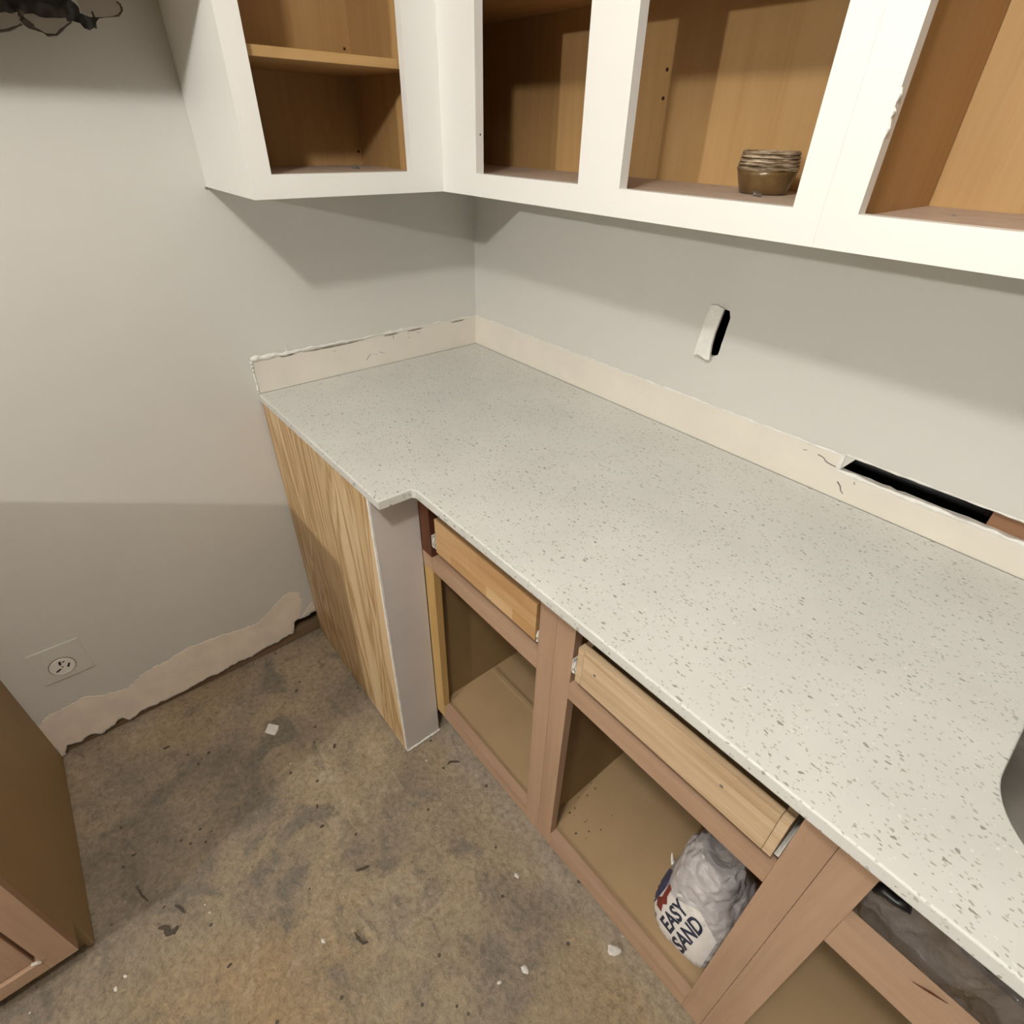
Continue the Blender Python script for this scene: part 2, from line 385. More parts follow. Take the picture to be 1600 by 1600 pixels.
caulk_strip('caulk_bead', tl, lambda a, b, d: (d, a, b), pl, lambda i: max(0.002, 0.0095 * (1.2 - 0.75 * i / N) * (1 + 1.2 * nz(3, i, 0.28))), lambda i: max(0.0025, 0.0065 * (1.2 - 0.8 * i / N) * (1 + 0.8 * nz(4, i))), 1)
# dark torn gap under the bead
for s0, s1 in ((0.10, 0.16), (0.19, 0.44), (0.53, 0.60), (0.64, 0.72), (0.86, 0.94)):
    g = [(-0.724 + 0.722 * (s0 + (s1 - s0) * k / 14), 0) for k in range(15)]
    gp = [(a, ZC + HB - 0.0075 + 0.001 * nz(7, k, 0.5)) for k, (a, _) in enumerate(g)]
    caulk_strip('torn_paper', tl, lambda a, b, d: (d, a, b), gp, lambda i: 0.0085 * max(0.15, math.sin(math.pi * (i + 0.4) / 15)) * (1 + 0.6 * nz(8, i, 0.8)), lambda i: 0.0026, 3, TORN)
# bead down the band's outer end and the thin drip above
bm = bmesh.new()
add_tube(bm, [(0.002, -0.7235 + 0.002 * nz(9, i, 0.6), ZC + 0.002 + 0.0875 * i / 12) for i in range(13)], 0.0028, 7, lambda i, n: 0.0022 + 0.0018 * abs(nz(10, i, 0.9)) + (0.0025 if i > 9 else 0))
obj('caulk_bead', bm, CAULK, tl)
bm = bmesh.new()
add_tube(bm, [(0.0012, -0.628 + 0.002 * nz(12, i, 0.4), 1.006 + 0.034 * i / 8) for i in range(9)], 0.002, 6, lambda i, n: 0.0022 * (1 - i / n) + 0.0004)
obj('caulk_drip', bm, CAULK, tl)
prr = [(0.003 + 1.19 * i / N, ZC + HB + 0.0005 - 0.004 * i / N + 0.0012 * nz(21, i, 0.3)) for i in range(N + 1)]
caulk_strip('caulk_bead', tr, lambda a, b, d: (a, -d, b), prr, lambda i: max(0.001, 0.0042 * (0.8 + 0.5 * i / N) * (1 + 1.0 * nz(23, i))), lambda i: max(0.0012, 0.0035 * (1 + 0.8 * nz(24, i))), 2)
ps = [(1.19 + 0.43 * i / 70, 0.9705 + 0.0015 * nz(31, i)) for i in range(71)]
caulk_strip('torn_paper', tr, lambda a, b, d: (a, -d, b), ps, lambda i: max(0.0015, 0.0085 * (1 + 0.8 * nz(33, i, 0.25))), lambda i: max(0.002, 0.0035 * (1 + 0.6 * nz(34, i))), 2)
ps = [(1.195 + 0.42 * i / 60, 1.0075 + 0.001 * nz(36, i)) for i in range(61)]
caulk_strip('torn_paper', tr, lambda a, b, d: (a, -d, b), ps, lambda i: max(0.001, 0.004 * (1 + 1.0 * nz(37, i, 0.22))), lambda i: max(0.001, 0.002 * (1 + 0.8 * nz(38, i))), 2)
bm = bmesh.new(); add_box(bm, 1.186, 1.1945, -0.005, 0.004, 0.976, 1.006, 0.001)
obj('plaster_lump', bm, CAULK, tr)
SCR = plain('scuff_grey', (0.20, 0.17, 0.14), 0.8)
def scratch(parent, to3, pts, r=0.0009):
    bm = bmesh.new()
    add_tube(bm, [to3(a, b, 0.0024) for a, b in pts], r, 6, lambda i, n: r * (0.6 + 0.8 * abs(nz(41, i * 1.3 + pts[0][0] * 50))))
    obj('scuff', bm, SCR, parent)
R3 = lambda a, b, d: (a, -d, b); L3 = lambda a, b, d: (d, a, b)
scratch(tr, R3, [(1.146, 0.988), (1.158, 0.986), (1.165, 0.980), (1.176, 0.978), (1.19, 0.977)], 0.0012)
scratch(tr, R3, [(1.198, 0.95), (1.206, 0.943), (1.210, 0.934), (1.216, 0.930)], 0.0013)
scratch(tr, R3, [(1.226, 0.962), (1.228, 0.957)]); scratch(tr, R3, [(1.116, 0.986), (1.124, 0.988)], 0.0007)
for q in ([(-0.31, 1.003), (-0.309, 0.985)], [(-0.26, 0.992), (-0.255, 0.992)], [(-0.228, 0.989), (-0.215, 0.988)], [(-0.405, 0.94), (-0.39, 0.955)], [(-0.375, 0.952), (-0.37, 0.95)], [(-0.36, 0.955), (-0.345, 0.949)], [(-0.5, 0.986), (-0.495, 0.985)], [(-0.26, 0.979), (-0.252, 0.979)]):
    scratch(tl, L3, q, 0.0008)

# ------------------------------------------------------------------ countertop
SKX0, SKX1, SKY0, SKY1, SKR = 1.5905, 2.22, -0.535, -0.10, 0.105
def rrect(x0, x1, y0, y1, r, n=14):
    out = []
    for cx, cy, a0 in ((x1 - r, y1 - r, 0), (x0 + r, y1 - r, 90), (x0 + r, y0 + r, 180), (x1 - r, y0 + r, 270)):
        for k in range(n + 1):
            a = math.radians(a0 + 90 * k / n); out.append((cx + r * math.cos(a), cy + r * math.sin(a)))
    return out
bm = bmesh.new()
hole_sk = rrect(SKX0, SKX1, SKY0, SKY1, SKR)
cut = [(0.0012, -0.0024), (2.35, -0.0024), (2.35, -0.647), (0.665, -0.647), (0.658, -0.652), (0.658, -0.7253), (0.0012, -0.7253)]
def inset(loop, d):
    n = len(loop); out = []; area = sum(loop[i][0] * loop[(i + 1) % n][1] - loop[(i + 1) % n][0] * loop[i][1] for i in range(n))
    sg = 1 if area > 0 else -1
    for i in range(n):
        p0, p1, p2 = Vector(loop[i - 1]), Vector(loop[i]), Vector(loop[(i + 1) % n])
        d1 = (p1 - p0).normalized(); d2 = (p2 - p1).normalized()
        n1 = Vector((-d1.y, d1.x)) * sg; n2 = Vector((-d2.y, d2.x)) * sg
        m = (n1 + n2); m = m / max(1e-6, m.dot(n1)); q = p1 + m * d; out.append((q.x, q.y))
    return out
def slab(bm, outer, hole, z0, z1, r=0.003, seg=3):
    """slab with a hole and rounded top and bottom arrises"""
    prof = [(r * (1 - math.sin(math.pi / 2 * k / seg)), z0 + r * (1 - math.cos(math.pi / 2 * k / seg))) for k in range(seg + 1)]
    prof = prof + [(o_, z0 + z1 - z) for o_, z in prof[::-1]]
    ends = {}
    for loop, sgn in ((outer, 1), (hole, -1)):
        rings = [[bm.verts.new((x, y, z)) for x, y in inset(loop, o_ * sgn)] for o_, z in prof]
        for a, b in zip(rings, rings[1:]):
            n = len(a)
            for k in range(n): bm.faces.new((a[k], a[(k + 1) % n], b[(k + 1) % n], b[k]))
        ends.setdefault(0, []).append(rings[0]); ends.setdefault(1, []).append(rings[-1])
    for e in (0, 1):
        vs = [v_ for l in ends[e] for v_ in l]
        for tr in tessellate_polygon([[Vector((v_.co.x, v_.co.y, 0)) for v_ in l] for l in ends[e]]):
            bm.faces.new([vs[i] for i in tr])
slab(bm, cut, hole_sk, ZC - TH, ZC)
ct = obj('countertop', bm, QUARTZ); base_at(ct, (1.0, -0.35, ZC - TH))
tag(ct, 'white speckled quartz countertop with a stepped corner, running along the right wall', 'countertop')

# undermount sink
sk = thing('sink', 'stainless undermount sink seen through the cutout at the right edge', 'sink', (1.9, -0.32, 0.70))
bm = bmesh.new(); prof = []
zt = ZC - TH
levels = [(0.016, zt - 0.0006), (-0.004, zt - 0.0006), (-0.006, zt - 0.01), (-0.008, zt - 0.12), (-0.014, zt - 0.155), (-0.03, zt - 0.172), (-0.06, zt - 0.178)]
rings = [[bm.verts.new((x, y, z)) for x, y in rrect(SKX0 - o_, SKX1 + o_, SKY0 - o_, SKY1 + o_, SKR + o_, 10)] for o_, z in levels]
for a, b in zip(rings, rings[1:]):
    n = len(a)
    for k in range(n): bm.faces.new((a[k], a[(k + 1) % n], b[(k + 1) % n], b[k]))
bm.faces.new(rings[-1])
obj('bowl', bm, STEEL, sk, True)
bm = bmesh.new()
levels = [(0.0, zt - 0.003), (-0.004, zt - 0.02), (-0.004, zt - 0.14), (-0.012, zt - 0.178), (-0.05, zt - 0.183)]
rings = [[bm.verts.new((x, y, z)) for x, y in rrect(SKX0 - o_ - .003, SKX1 + o_ + .003, SKY0 - o_ - .003, SKY1 + o_ + .003, SKR + o_, 10)] for o_, z in levels]
for a, b in zip(rings, rings[1:]):
    n = len(a)
    for k in range(n): bm.faces.new((a[k], a[(k + 1) % n], b[(k + 1) % n], b[k]))
bm.faces.new(rings[-1])
obj('undercoat', bm, UNDERCOAT, sk, True)

# ------------------------------------------------------------------ plywood end panel and post
pp = thing('plywood_panel', 'tall bare plywood sheet with wavy grain closing the counter end', 'plywood', (0.3, -0.717, 0))
bm = bmesh.new()
add_plate(bm, lambda a, b, d: (a, -d, b), [(0.0075, 0.006), (0.5985, 0.001), (0.5985, 0.8905), (0.0075, 0.8905)], [], 0.7115, 0.7235)
obj('face_sheet', bm, PLY, pp)
po_ = thing('end_post', 'grey primed drywall post between plywood sheet and drawer', 'post', (0.58, -0.66, 0))
box('post_body', POSTP, po_, 0.60, 0.607, -0.7195, -0.6115, 0.003, 0.8915, 0.001)
box('framing', GYPSUM, po_, 0.40, 0.5995, -0.7105, -0.62, 0.003, 0.8915, 0)
bm = bmesh.new()
ed = ragged((0.6000, 0.004), (0.6000, 0.8915), 60, 0.0012, 5, 60)
add_plate(bm, lambda a, b, d: (a, -d, b), [(0.6075, 0.003)] + ed + [(0.6000, 0.8915), (0.6075, 0.8915)], [], 0.7197, 0.7242)
obj('corner_edge', bm, RAWEDGE, po_)
bm = bmesh.new()
add_tube(bm, [(0.6085 + 0.002 * nz(51, i), -0.722 + 0.112 * i / 20, 0.0035) for i in range(21)], 0.003, 6, lambda i, n: 0.002 + 0.003 * abs(nz(52, i, 0.7)))
obj('caulk_bead', bm, CAULK, po_)

# ------------------------------------------------------------------ base cabinets under the counter
YF = -0.61; FT = 0.019; ZB = 0.106; ZT = ZC - TH - 0.0008; FL = 0.152; MR0, MR1 = 0.667, 0.709
def base_cabinet(x0, x1, ls, rs, label, drawers=True, mid=(MR0, MR1), lstile=ALDER[2]):
    c = thing('base_cabinet', label, 'cabinet', ((x0 + x1) / 2, -0.31, 0.0))
    yb = YF + FT
    box('stile', ALDER[2] if not drawers else lstile, c, x0, x0 + ls, YF, yb, ZB, ZT)
    box('stile', ALDER[2], c, x1 - rs, x1, YF, yb, ZB, ZT)
    box('rail', ALDER[0], c, x0 + ls + 0.0002, x1 - rs - 0.0002, YF, yb, ZB, FL + 0.006)
    box('rail', ALDER[0], c, x0 + ls + 0.0002, x1 - rs - 0.0002, YF, yb, mid[0], mid[1])
    bm = bmesh.new(); add_plate(bm, lambda a, b, d: (d, a, b), [(-0.545, 0.0), (-0.012, 0.0), (-0.012, ZT), (yb + 0.0004, ZT), (yb + 0.0004, ZB), (-0.545, ZB)], [], x0 + 0.001, x0 + 0.0135); obj('side_panel', bm, MDFSHADE, c)
    bm = bmesh.new(); add_plate(bm, lambda a, b, d: (d, a, b), [(-0.545, 0.0), (-0.012, 0.0), (-0.012, ZT), (yb + 0.0004, ZT), (yb + 0.0004, ZB), (-0.545, ZB)], [], x1 - 0.0135, x1 - 0.001); obj('side_panel', bm, MDFSHADE, c)
    box('bottom_panel', MDF, c, x0 + 0.0138, x1 - 0.0138, yb + 0.0004, -0.019, FL - 0.012, FL, 0)
    box('back_panel', MDFSHADE, c, x0 + 0.0138, x1 - 0.0138, -0.0185, -0.0125, 0.02, ZT, 0)
    box('toe_kick', SIDEBROWN, c, x0 + 0.0138, x1 - 0.0138, -0.545, -0.533, 0.0, FL - 0.0125, 0)
    return c
ca_ = base_cabinet(0.6075, 1.045, 0.0385, 0.042, 'base cabinet with laminated drawer front, its empty compartment next to the grey post', lstile=YELLOWP)
cb_ = base_cabinet(1.0455, 1.508, 0.042, 0.040, 'base cabinet with slightly open pale pine drawer and a sack inside')
cc_ = base_cabinet(1.5085, 2.35, 0.0435, 0.042, 'sink base cabinet at bottom right with open false-front gap and clear plastic inside', False, (0.667, 0.733))
# stained upper end of the left stile beside the first drawer
box('stile_block', STAINED, ca_, 0.6077, 0.6475, YF - 0.0012, YF - 0.0002, MR1 + 0.0005, ZT, 0.0)
box('stile_block', STAINED, ca_, 0.6462, 0.6475, YF, YF + 0.12, MR1 + 0.0005, ZT, 0.0)  # dark panel added as the shade in the gap beside the drawer
box('rail', ALDER[0], ca_, 0.6077, 0.6455, YF - 0.0012, YF - 0.0002, MR0, MR1, 0.0)
# raised strip added across the floor of the first compartment
box('floor_strip', MDF, ca_, 0.628, 1.03, -0.424, -0.412, FL, FL + 0.006, 0.001)

def drawer(c, x0, x1, yf, z0, z1, staves):
    bm = bmesh.new()
    add_box(bm, x0, x0 + 0.012, yf + 0.0145, yf + 0.48, z0, z1 - 0.004, 0.0006)
    add_box(bm, x1 - 0.012, x1, yf + 0.0145, yf + 0.48, z0, z1 - 0.004, 0.0006)
    add_box(bm, x0 + 0.012, x1 - 0.012, yf + 0.47, yf + 0.48, z0, z1 - 0.004)
    add_box(bm, x0 + 0.012, x1 - 0.012, yf + 0.0145, yf + 0.47, z0 + 0.006, z0 + 0.012)
    d = obj('drawer', bm, PINE, c)
    if staves:
        rows = 3; hz = (z1 - z0) / rows
        cuts = [[0, .17, .55, .80, 1], [0, .38, .72, 1], [0, .14, .46, .88, 1]]
        for r in range(rows):
            for a, b in zip(cuts[r], cuts[r][1:]):
                box('stave', STAVE, d, x0 + (x1 - x0) * a + 0.00008, x0 + (x1 - x0) * b - 0.00008, yf, yf + 0.0142, z0 + hz * r + 0.00008, z0 + hz * (r + 1) - 0.00008, 0.0003)
    else:
        box('front_board', PINE, d, x0 + 0.0125, x1 - 0.0125, yf, yf + 0.0142, z0, z1, 0.001)
        box('end_board', PINE, d, x0, x0 + 0.0122, yf, yf + 0.0142, z0, z1 - 0.002, 0.001)
        box('end_board', PINE, d, x1 - 0.0122, x1, yf, yf + 0.0142, z0, z1 - 0.002, 0.001)
        for fx_ in (0.11, 0.76):
            bm = bmesh.new(); xx = x0 + (x1 - x0) * fx_
            add_tube(bm, [(xx, yf - 0.0005, z0 + 0.05), (xx, yf + 0.002, z0 + 0.05)], 0.0028, 10)
            obj('screw_hole', bm, SCR, d)
    return d
def slide(d, x0, x1, yf, z0, right, roller=True):
    """white metal runner, front end, with the little roller cup"""
    bm = bmesh.new()
    add_box(bm, x0, x1, yf + 0.004, yf + 0.45, z0, z0 + 0.0025, 0.0004)
    xa, xb = (x1 - 0.002, x1) if right else (x0, x0 + 0.002)
    add_box(bm, xa, xb, yf + 0.004, yf + 0.45, z0 + 0.0026, z0 + 0.03, 0.0004)
    xm = (x0 + x1) / 2
    if roller: add_tube(bm, [(xm - 0.004, yf + 0.012, z0 + 0.012), (xm + 0.004, yf + 0.012, z0 + 0.012)], 0.009, 14)
    if roller: add_tube(bm, [(xm, yf + 0.003, z0 + 0.004), (xm, yf + 0.002, z0 + 0.016), (xm, yf + 0.006, z0 + 0.028)], 0.0028, 8)
    obj('slide', bm, SLIDE, d)
d1 = drawer(ca_, 0.6745, 0.9985, -0.6145, 0.744, 0.834, True)
slide(d1, 0.6545, 0.6735, -0.6165, 0.748, False); slide(d1, 0.999, 1.0025, -0.613, 0.7385, True)
d2 = drawer(cb_, 1.108, 1.4605, -0.623, 0.7485, 0.8325, False)
slide(d2, 1.0945, 1.107, -0.622, 0.7555, False); slide(d2, 1.4612, 1.4675, -0.6185, 0.7475, True, False)
# seams showing on the sink cabinet's rail: a gouge
bm = bmesh.new(); add_tube(bm, [(1.628, -0.6095, 0.7333), (1.645, -0.604, 0.7336), (1.66, -0.6, 0.7334)], 0.0016, 6, lambda i, n: (0.0004, 0.0016, 0.0004)[i])
obj('gouge', bm, STAINED, cc_)

# ------------------------------------------------------------------ wall cabinets
UZ, UT, UF, DU, DL = 1.3905, 2.152, 1.428, 0.308, 0.3055
def frame_x(c, y, x0, x1, stiles, rail_h=0.041, top=UT):
    """face frame on plane y facing -y; stiles list of (xa,xb)"""
    for a, b in stiles:
        box('stile', WHITE, c, a, b, y, y + FT, UZ + rail_h, top - 0.05, 0)
    box('rail', WHITE, c, x0, x1, y, y + FT, UZ, UZ + rail_h, 0)
    box('rail', WHITE, c, x0, x1, y, y + FT, top - 0.0498, top, 0.001)

u1 = thing('wall_cabinet', 'long white doorless wall cabinet in the corner with two openings and a jar', 'cabinet', (0.6, -0.15, UZ))
frame_x(u1, -DU, DL + 0.00005, 1.1422, [(DL + 0.00005, 0.4285), (0.7195, 0.8125), (1.104, 1.1422)])
box('side_panel', OAK[2], u1, 1.1285, 1.1412, -DU + FT + 0.0004, -0.0085, UZ + 0.012, UT, 0)
box('side_panel', OAK[2], u1, 0.0015, 0.013, -0.2885, -0.0085, UZ + 0.012, UT, 0)
box('back_panel', OAK[2], u1, 0.0135, 1.1283, -0.0082, -0.0022, UZ + 0.012, UT, 0)
box('bottom_panel', UPFLOOR, u1, 0.0135, 1.1283, -DU + FT + 0.0004, -0.0085, UZ + 0.022, UF, 0)
box('underside', WHITE, u1, 0.0135, 1.1283, -DU + FT + 0.0004, -0.0085, UZ + 0.012, UZ + 0.0218, 0)
box('shelf', OAK[0], u1, 0.014, 1.128, -0.283, -0.0087, 1.717, 1.735, 0.001)
box('top_panel', OAK[0], u1, 0.0135, 1.1283, -DU + FT + 0.0004, -0.0085, UT - 0.012, UT, 0)
HOLE = plain('peg_hole', (0.03, 0.012, 0.004), 0.9)
for z in (1.563, 1.607):
    bm = bmesh.new(); add_tube(bm, [(0.642, -0.0089, z), (0.642, -0.006, z)], 0.0032, 10); obj('screw_hole', bm, HOLE, u1)
for x, y, z in ((0.4288, -0.297, 1.497), ):
    bm = bmesh.new(); add_tube(bm, [(x - 0.001, y, z), (x + 0.0006, y, z)], 0.0016, 8); obj('screw_hole', bm, HOLE, u1)

u2 = thing('wall_cabinet', 'white doorless wall cabinet with warm wood interior, at the top right edge', 'cabinet', (1.7, -0.15, UZ))
frame_x(u2, -DU, 1.1424, 2.05, [(1.1424, 1.1845), (1.575, 1.645), (2.01, 2.05)])
box('side_panel', OAK[2], u2, 1.1428, 1.1655, -DU + FT + 0.0004, -0.0085, UZ + 0.012, UT, 0)
box('side_panel', OAK[2], u2, 2.036, 2.049, -DU + FT + 0.0004, -0.0085, UZ + 0.012, UT, 0)
box('back_panel', OAK[2], u2, 1.1658, 2.0357, -0.0082, -0.0022, UZ + 0.012, UT, 0)
box('bottom_panel', UPFLOOR, u2, 1.1658, 2.0357, -DU + FT + 0.0004, -0.0085, UZ + 0.022, UF - 0.003, 0)
box('underside', WHITE, u2, 1.1658, 2.0357, -DU + FT + 0.0004, -0.0085, UZ + 0.012, UZ + 0.0218, 0)
box('shelf', OAK[0], u2, 1.166, 2.0355, -0.24, -0.0087, 1.80, 1.818, 0.001)
box('top_panel', OAK[0], u2, 1.1658, 2.0357, -DU + FT + 0.0004, -0.0085, UT - 0.012, UT, 0)
# chipped paint on the stile's inner edge
for z, s in ((1.545, 1.0), (1.515, 1.4), (1.53, 0.6)):
    bm = bmesh.new(); add_tube(bm, [(1.1846, -DU + 0.0005, z - 0.006 * s), (1.1862, -DU - 0.0002, z), (1.1848, -DU + 0.0015, z + 0.006 * s)], 0.0018, 6, lambda i, n: (0.0004, 0.0018, 0.0004)[i]); obj('paint_chip', bm, CAULK, u2)

u3 = thing('wall_cabinet', 'white doorless wall cabinet on the left wall with one wooden shelf', 'cabinet', (0.15, -0.515, UZ))
YL0, YL1 = -0.7215, -0.30805
xa, xb = DL - FT, DL
box('stile', WHITE, u3, xa, xb, YL0, -0.682, UZ + 0.039, UT - 0.05, 0)
box('stile', WHITE, u3, xa, xb, -0.3865, YL1, UZ + 0.039, UT - 0.05, 0)
box('rail', WHITE, u3, xa, xb, YL0, YL1, UZ, UZ + 0.039, 0)
box('rail', WHITE, u3, xa, xb, YL0, YL1, UT - 0.0498, UT, 0.001)
box('side_panel', WHITE, u3, 0.0008, xa - 0.0002, YL0, YL0 + 0.005, UZ, UT, 0)
box('side_liner', OAK[2], u3, 0.0085, xa - 0.0004, YL0 + 0.0052, YL0 + 0.015, UZ + 0.012, UT, 0)
box('side_panel', OAK[2], u3, 0.0085, xa - 0.0004, -0.345, -0.3305, UZ + 0.012, UT, 0)
box('back_panel', OAK[2], u3, 0.0012, 0.0083, YL0 + 0.0055, -0.3305, UZ + 0.012, UT, 0)
box('bottom_panel', UPFLOOR, u3, 0.0085, xa - 0.0004, YL0 + 0.0152, -0.3452, UZ + 0.022, 1.4275, 0)
box('underside', WHITE, u3, 0.0085, xa - 0.0004, YL0 + 0.0152, -0.3305, UZ + 0.012, UZ + 0.0218, 0)
box('shelf', PINE if False else OAK[1], u3, 0.0087, DL - 0.024, YL0 + 0.0155, -0.3455, 1.599, 1.6145, 0.001)
box('top_panel', OAK[1], u3, 0.0085, xa - 0.0004, YL0 + 0.0152, -0.3452, UT - 0.012, UT, 0)
for y, z in ((-0.36, 1.648), (-0.355, 1.455)):
    bm = bmesh.new(); add_tube(bm, [(0.006, y, z), (0.0088, y, z)], 0.003, 10); obj('screw_hole', bm, HOLE, u3)
bm = bmesh.new(); add_tube(bm, [(-0.002, -0.7225, 1.3885), (0.004, -0.7225, 1.3885)], 0.0022, 8); obj('nail_head', bm, SCR, u3)

u4 = thing('wall_cabinet', 'short white wall cabinet over the empty range space, above the frame', 'cabinet', (0.15, -1.11, 1.69))
box('carcass', WHITE, u4, 0.0008, 0.3055, -2.35, -0.7222, 1.697, UT, 0.001)
box('door', WHITE, u4, 0.3058, 0.324, -2.348, -1.538, 1.70, UT - 0.004, 0.002)
box('door', WHITE, u4, 0.3058, 0.324, -1.535, -0.7245, 1.70, UT - 0.004, 0.002)

# ------------------------------------------------------------------ base cabinet across the range gap
lb = thing('base_cabinet', 'brown sided base cabinet standing at the bottom left against the wall', 'cabinet', (0.3, -1.7, 0))
bm = bmesh.new()
add_plate(bm, lambda a, b, d: (a, -d, b), [(0.0015, 0.0), (0.566, 0.0), (0.558, 0.113), (0.6005, 0.104), (0.6005, 0.89), (0.0015, 0.89)], [], 1.500, 1.512)
obj('side_panel', bm, SIDEBROWN, lb)
box('side_panel', SIDEBROWN, lb, 0.0015, 0.6005, -2.012, -2.0, 0.0, 0.89, 0)
box('stile', ALDER[2], lb, 0.601, 0.620, -1.548, -1.500, 0.1, 0.89)
box('stile', ALDER[2], lb, 0.601, 0.620, -2.012, -1.964, 0.1, 0.89)
box('rail', ALDER[1], lb, 0.601, 0.620, -1.9638, -1.5482, 0.1, 0.137)
box('rail', ALDER[1], lb, 0.601, 0.620, -1.9638, -1.5482, 0.85, 0.89)
dr = box('door', ALDER[2], lb, 0.597, 0.6125, -1.960, -1.5585, 0.1405, 0.845, 0.002)
box('bottom_panel', MDF, lb, 0.0015, 0.5985, -1.9995, -1.5125, 0.115, 0.13, 0)
box('toe_kick', SIDEBROWN, lb, 0.545, 0.556, -1.9995, -1.5125, 0.0, 0.114, 0)
box('back_panel', SIDEBROWN, lb, 0.0015, 0.008, -1.9995, -1.5125, 0.1305, 0.89, 0)
box('top_panel', MDF, lb, 0.0015, 0.5985, -1.9995, -1.5125, 0.875, 0.89, 0)
bm = bmesh.new(); add_tube(bm, [(0.6205, -1.549, 0.14), (0.6215, -1.553, 0.147), (0.6205, -1.56, 0.15)], 0.003, 6); obj('splinter', bm, RAWEDGE, lb)

# ------------------------------------------------------------------ outlet for the range
ro = thing('range_outlet', 'round four-slot range receptacle in a painted-over plate low on the left wall', 'outlet', (0.0, -1.383, 0.24))
bm = bmesh.new(); add_box(bm, 0.0002, 0.0034, -1.4375, -1.3255, 0.270, 0.383, 0.0012); obj('cover_plate', bm, WALL, ro)
OUTW = paint('outlet_white', (0.80, 0.77, 0.71), 0.5)
bm = bmesh.new()
oc = Vector((0.0, -1.384, 0.3135)); prof = [(0.0265, 0.0034), (0.0275, 0.0048), (0.0268, 0.0062), (0.024, 0.0066), (0.0235, 0.0056)]
rings = [[bm.verts.new((d, oc.y + r * math.cos(k * math.pi / 18), oc.z + r * math.sin(k * math.pi / 18))) for k in range(36)] for r, d in prof]
for a, b in zip(rings, rings[1:]):
    for k in range(36): bm.faces.new((a[k], a[(k + 1) % 36], b[(k + 1) % 36], b[k]))
bm.faces.new(rings[-1])
rec = obj('receptacle', bm, OUTW, ro)
bm = bmesh.new(); add_tube(bm, [(0.0024, oc.y, oc.z), (0.0036, oc.y, oc.z)], 0.0295, 36); obj('shadow_gap', bm, SCR, ro)
def slot_part(cy, cz, ang, ln, wd):
    bm = bmesh.new(); add_box(bm, 0.0050, 0.0060, -ln / 2, ln / 2, -wd / 2, wd / 2)
    bmesh.ops.rotate(bm, verts=bm.verts, cent=(0, 0, 0), matrix=Matrix.Rotation(math.radians(ang), 3, 'X'))
    bmesh.ops.translate(bm, verts=bm.verts, vec=(0, oc.y + cy, oc.z + cz)); obj('slot', bm, BLACK, rec)
slot_part(-0.001, 0.013, 80, 0.012, 0.0052); slot_part(-0.011, -0.008, 25, 0.013, 0.0045); slot_part(0.013, -0.002, 60, 0.013, 0.0045); slot_part(0.007, 0.014, 20, 0.006, 0.003)
bm = bmesh.new(); add_tube(bm, [(0.005, oc.y, oc.z - 0.0005), (0.0066, oc.y, oc.z - 0.0005)], 0.0022, 10); obj('screw', bm, SCR, rec)

# loose piece of drywall over in the switch hole
dw = []
bm = bmesh.new()
rows = [(0, 0.838, 0.873), (0.25, 0.838, 0.871), (0.5, 0.836, 0.869), (0.75, 0.8345, 0.868), (1.0, 0.833, 0.8715)]
prev = None
out = [(0.842, 1.2135), (0.856, 1.2155), (0.8735, 1.2115), (0.8715, 1.190), (0.868, 1.162), (0.8675, 1.135), (0.870, 1.118), (0.8725, 1.106), (0.862, 1.104), (0.852, 1.108), (0.842, 1.110), (0.832, 1.106), (0.834, 1.14), (0.837, 1.175)]
def tilt(a, b, d):
    kk = (1.2135 - b) / 0.11
    return (a, -(d + 0.002 + 0.010 * kk), b)
add_plate(bm, tilt, out, [], -0.002, 0.004, 0, 1)
o = obj('drywall_flap', bm, [RAWEDGE, GYPSUM]); base_at(o, (0.855, -0.008, 1.105))
tag(o, 'loose white drywall scrap hanging over the black switch hole in the right wall', 'drywall scrap')

# ------------------------------------------------------------------ jar and screw in the wall cabinet
t = NT('jar_glass'); v = t.mapping((1, 1, 1)); f = t.noise(v, 30, 3)
c = t.ramp(f, [(0.3, (0.11, 0.062, 0.018)), (0.7, (0.22, 0.135, 0.05))]); JARG = t.done(c, 0.22, 0.6); t.b.inputs['Transmission Weight'].default_value = 0.25
t = NT('jar_bands'); f = t.noise(t.mapping((14, 14, 170)), 2.5, 4, 0.7)
c = t.ramp(f, [(0.38, (0.05, 0.03, 0.012)), (0.5, (0.24, 0.17, 0.10)), (0.62, (0.55, 0.44, 0.33))]); JARB = t.done(c, 0.35, 0.5)
jc = (0.950, -0.110, UF)
jr = thing('jar', 'small squat amber jar with ribbed grey bands inside the wall cabinet', 'jar', jc)
bm = bmesh.new(); add_lathe(bm, [(0.001, 0.0), (0.032, 0.0), (0.0365, 0.002), (0.040, 0.012), (0.0445, 0.026), (0.0462, 0.0325)], jc); obj('jar_body', bm, JARG, jr, True)
bm = bmesh.new(); pr_ = []
z = 0.0325
for k in range(5):
    r = 0.0475 - 0.0008 * k; pr_ += [(r - 0.0018, z), (r, z + 0.0015), (r, z + 0.004), (r - 0.0018, z + 0.0053)]; z += 0.0053
pr_ += [(0.0415, z + 0.0008), (0.0395, z), (0.037, z - 0.006), (0.034, z - 0.018), (0.001, z - 0.019)]
add_lathe(bm, [(0.001, 0.0322)] + pr_, jc); obj('banded_rim', bm, JARB, jr)
sw = bmesh.new(); add_tube(sw, [(0.972, -0.168, UF + 0.003), (0.984, -0.174, UF + 0.0028)], 0.0024, 8); add_tube(sw, [(0.969, -0.1665, UF + 0.004), (0.972, -0.168, UF + 0.004)], 0.0040, 10)
o = obj('loose_screw', sw, STEEL); base_at(o, (0.976, -0.17, UF)); tag(o, 'short metal screw lying in front of the amber jar', 'screw')
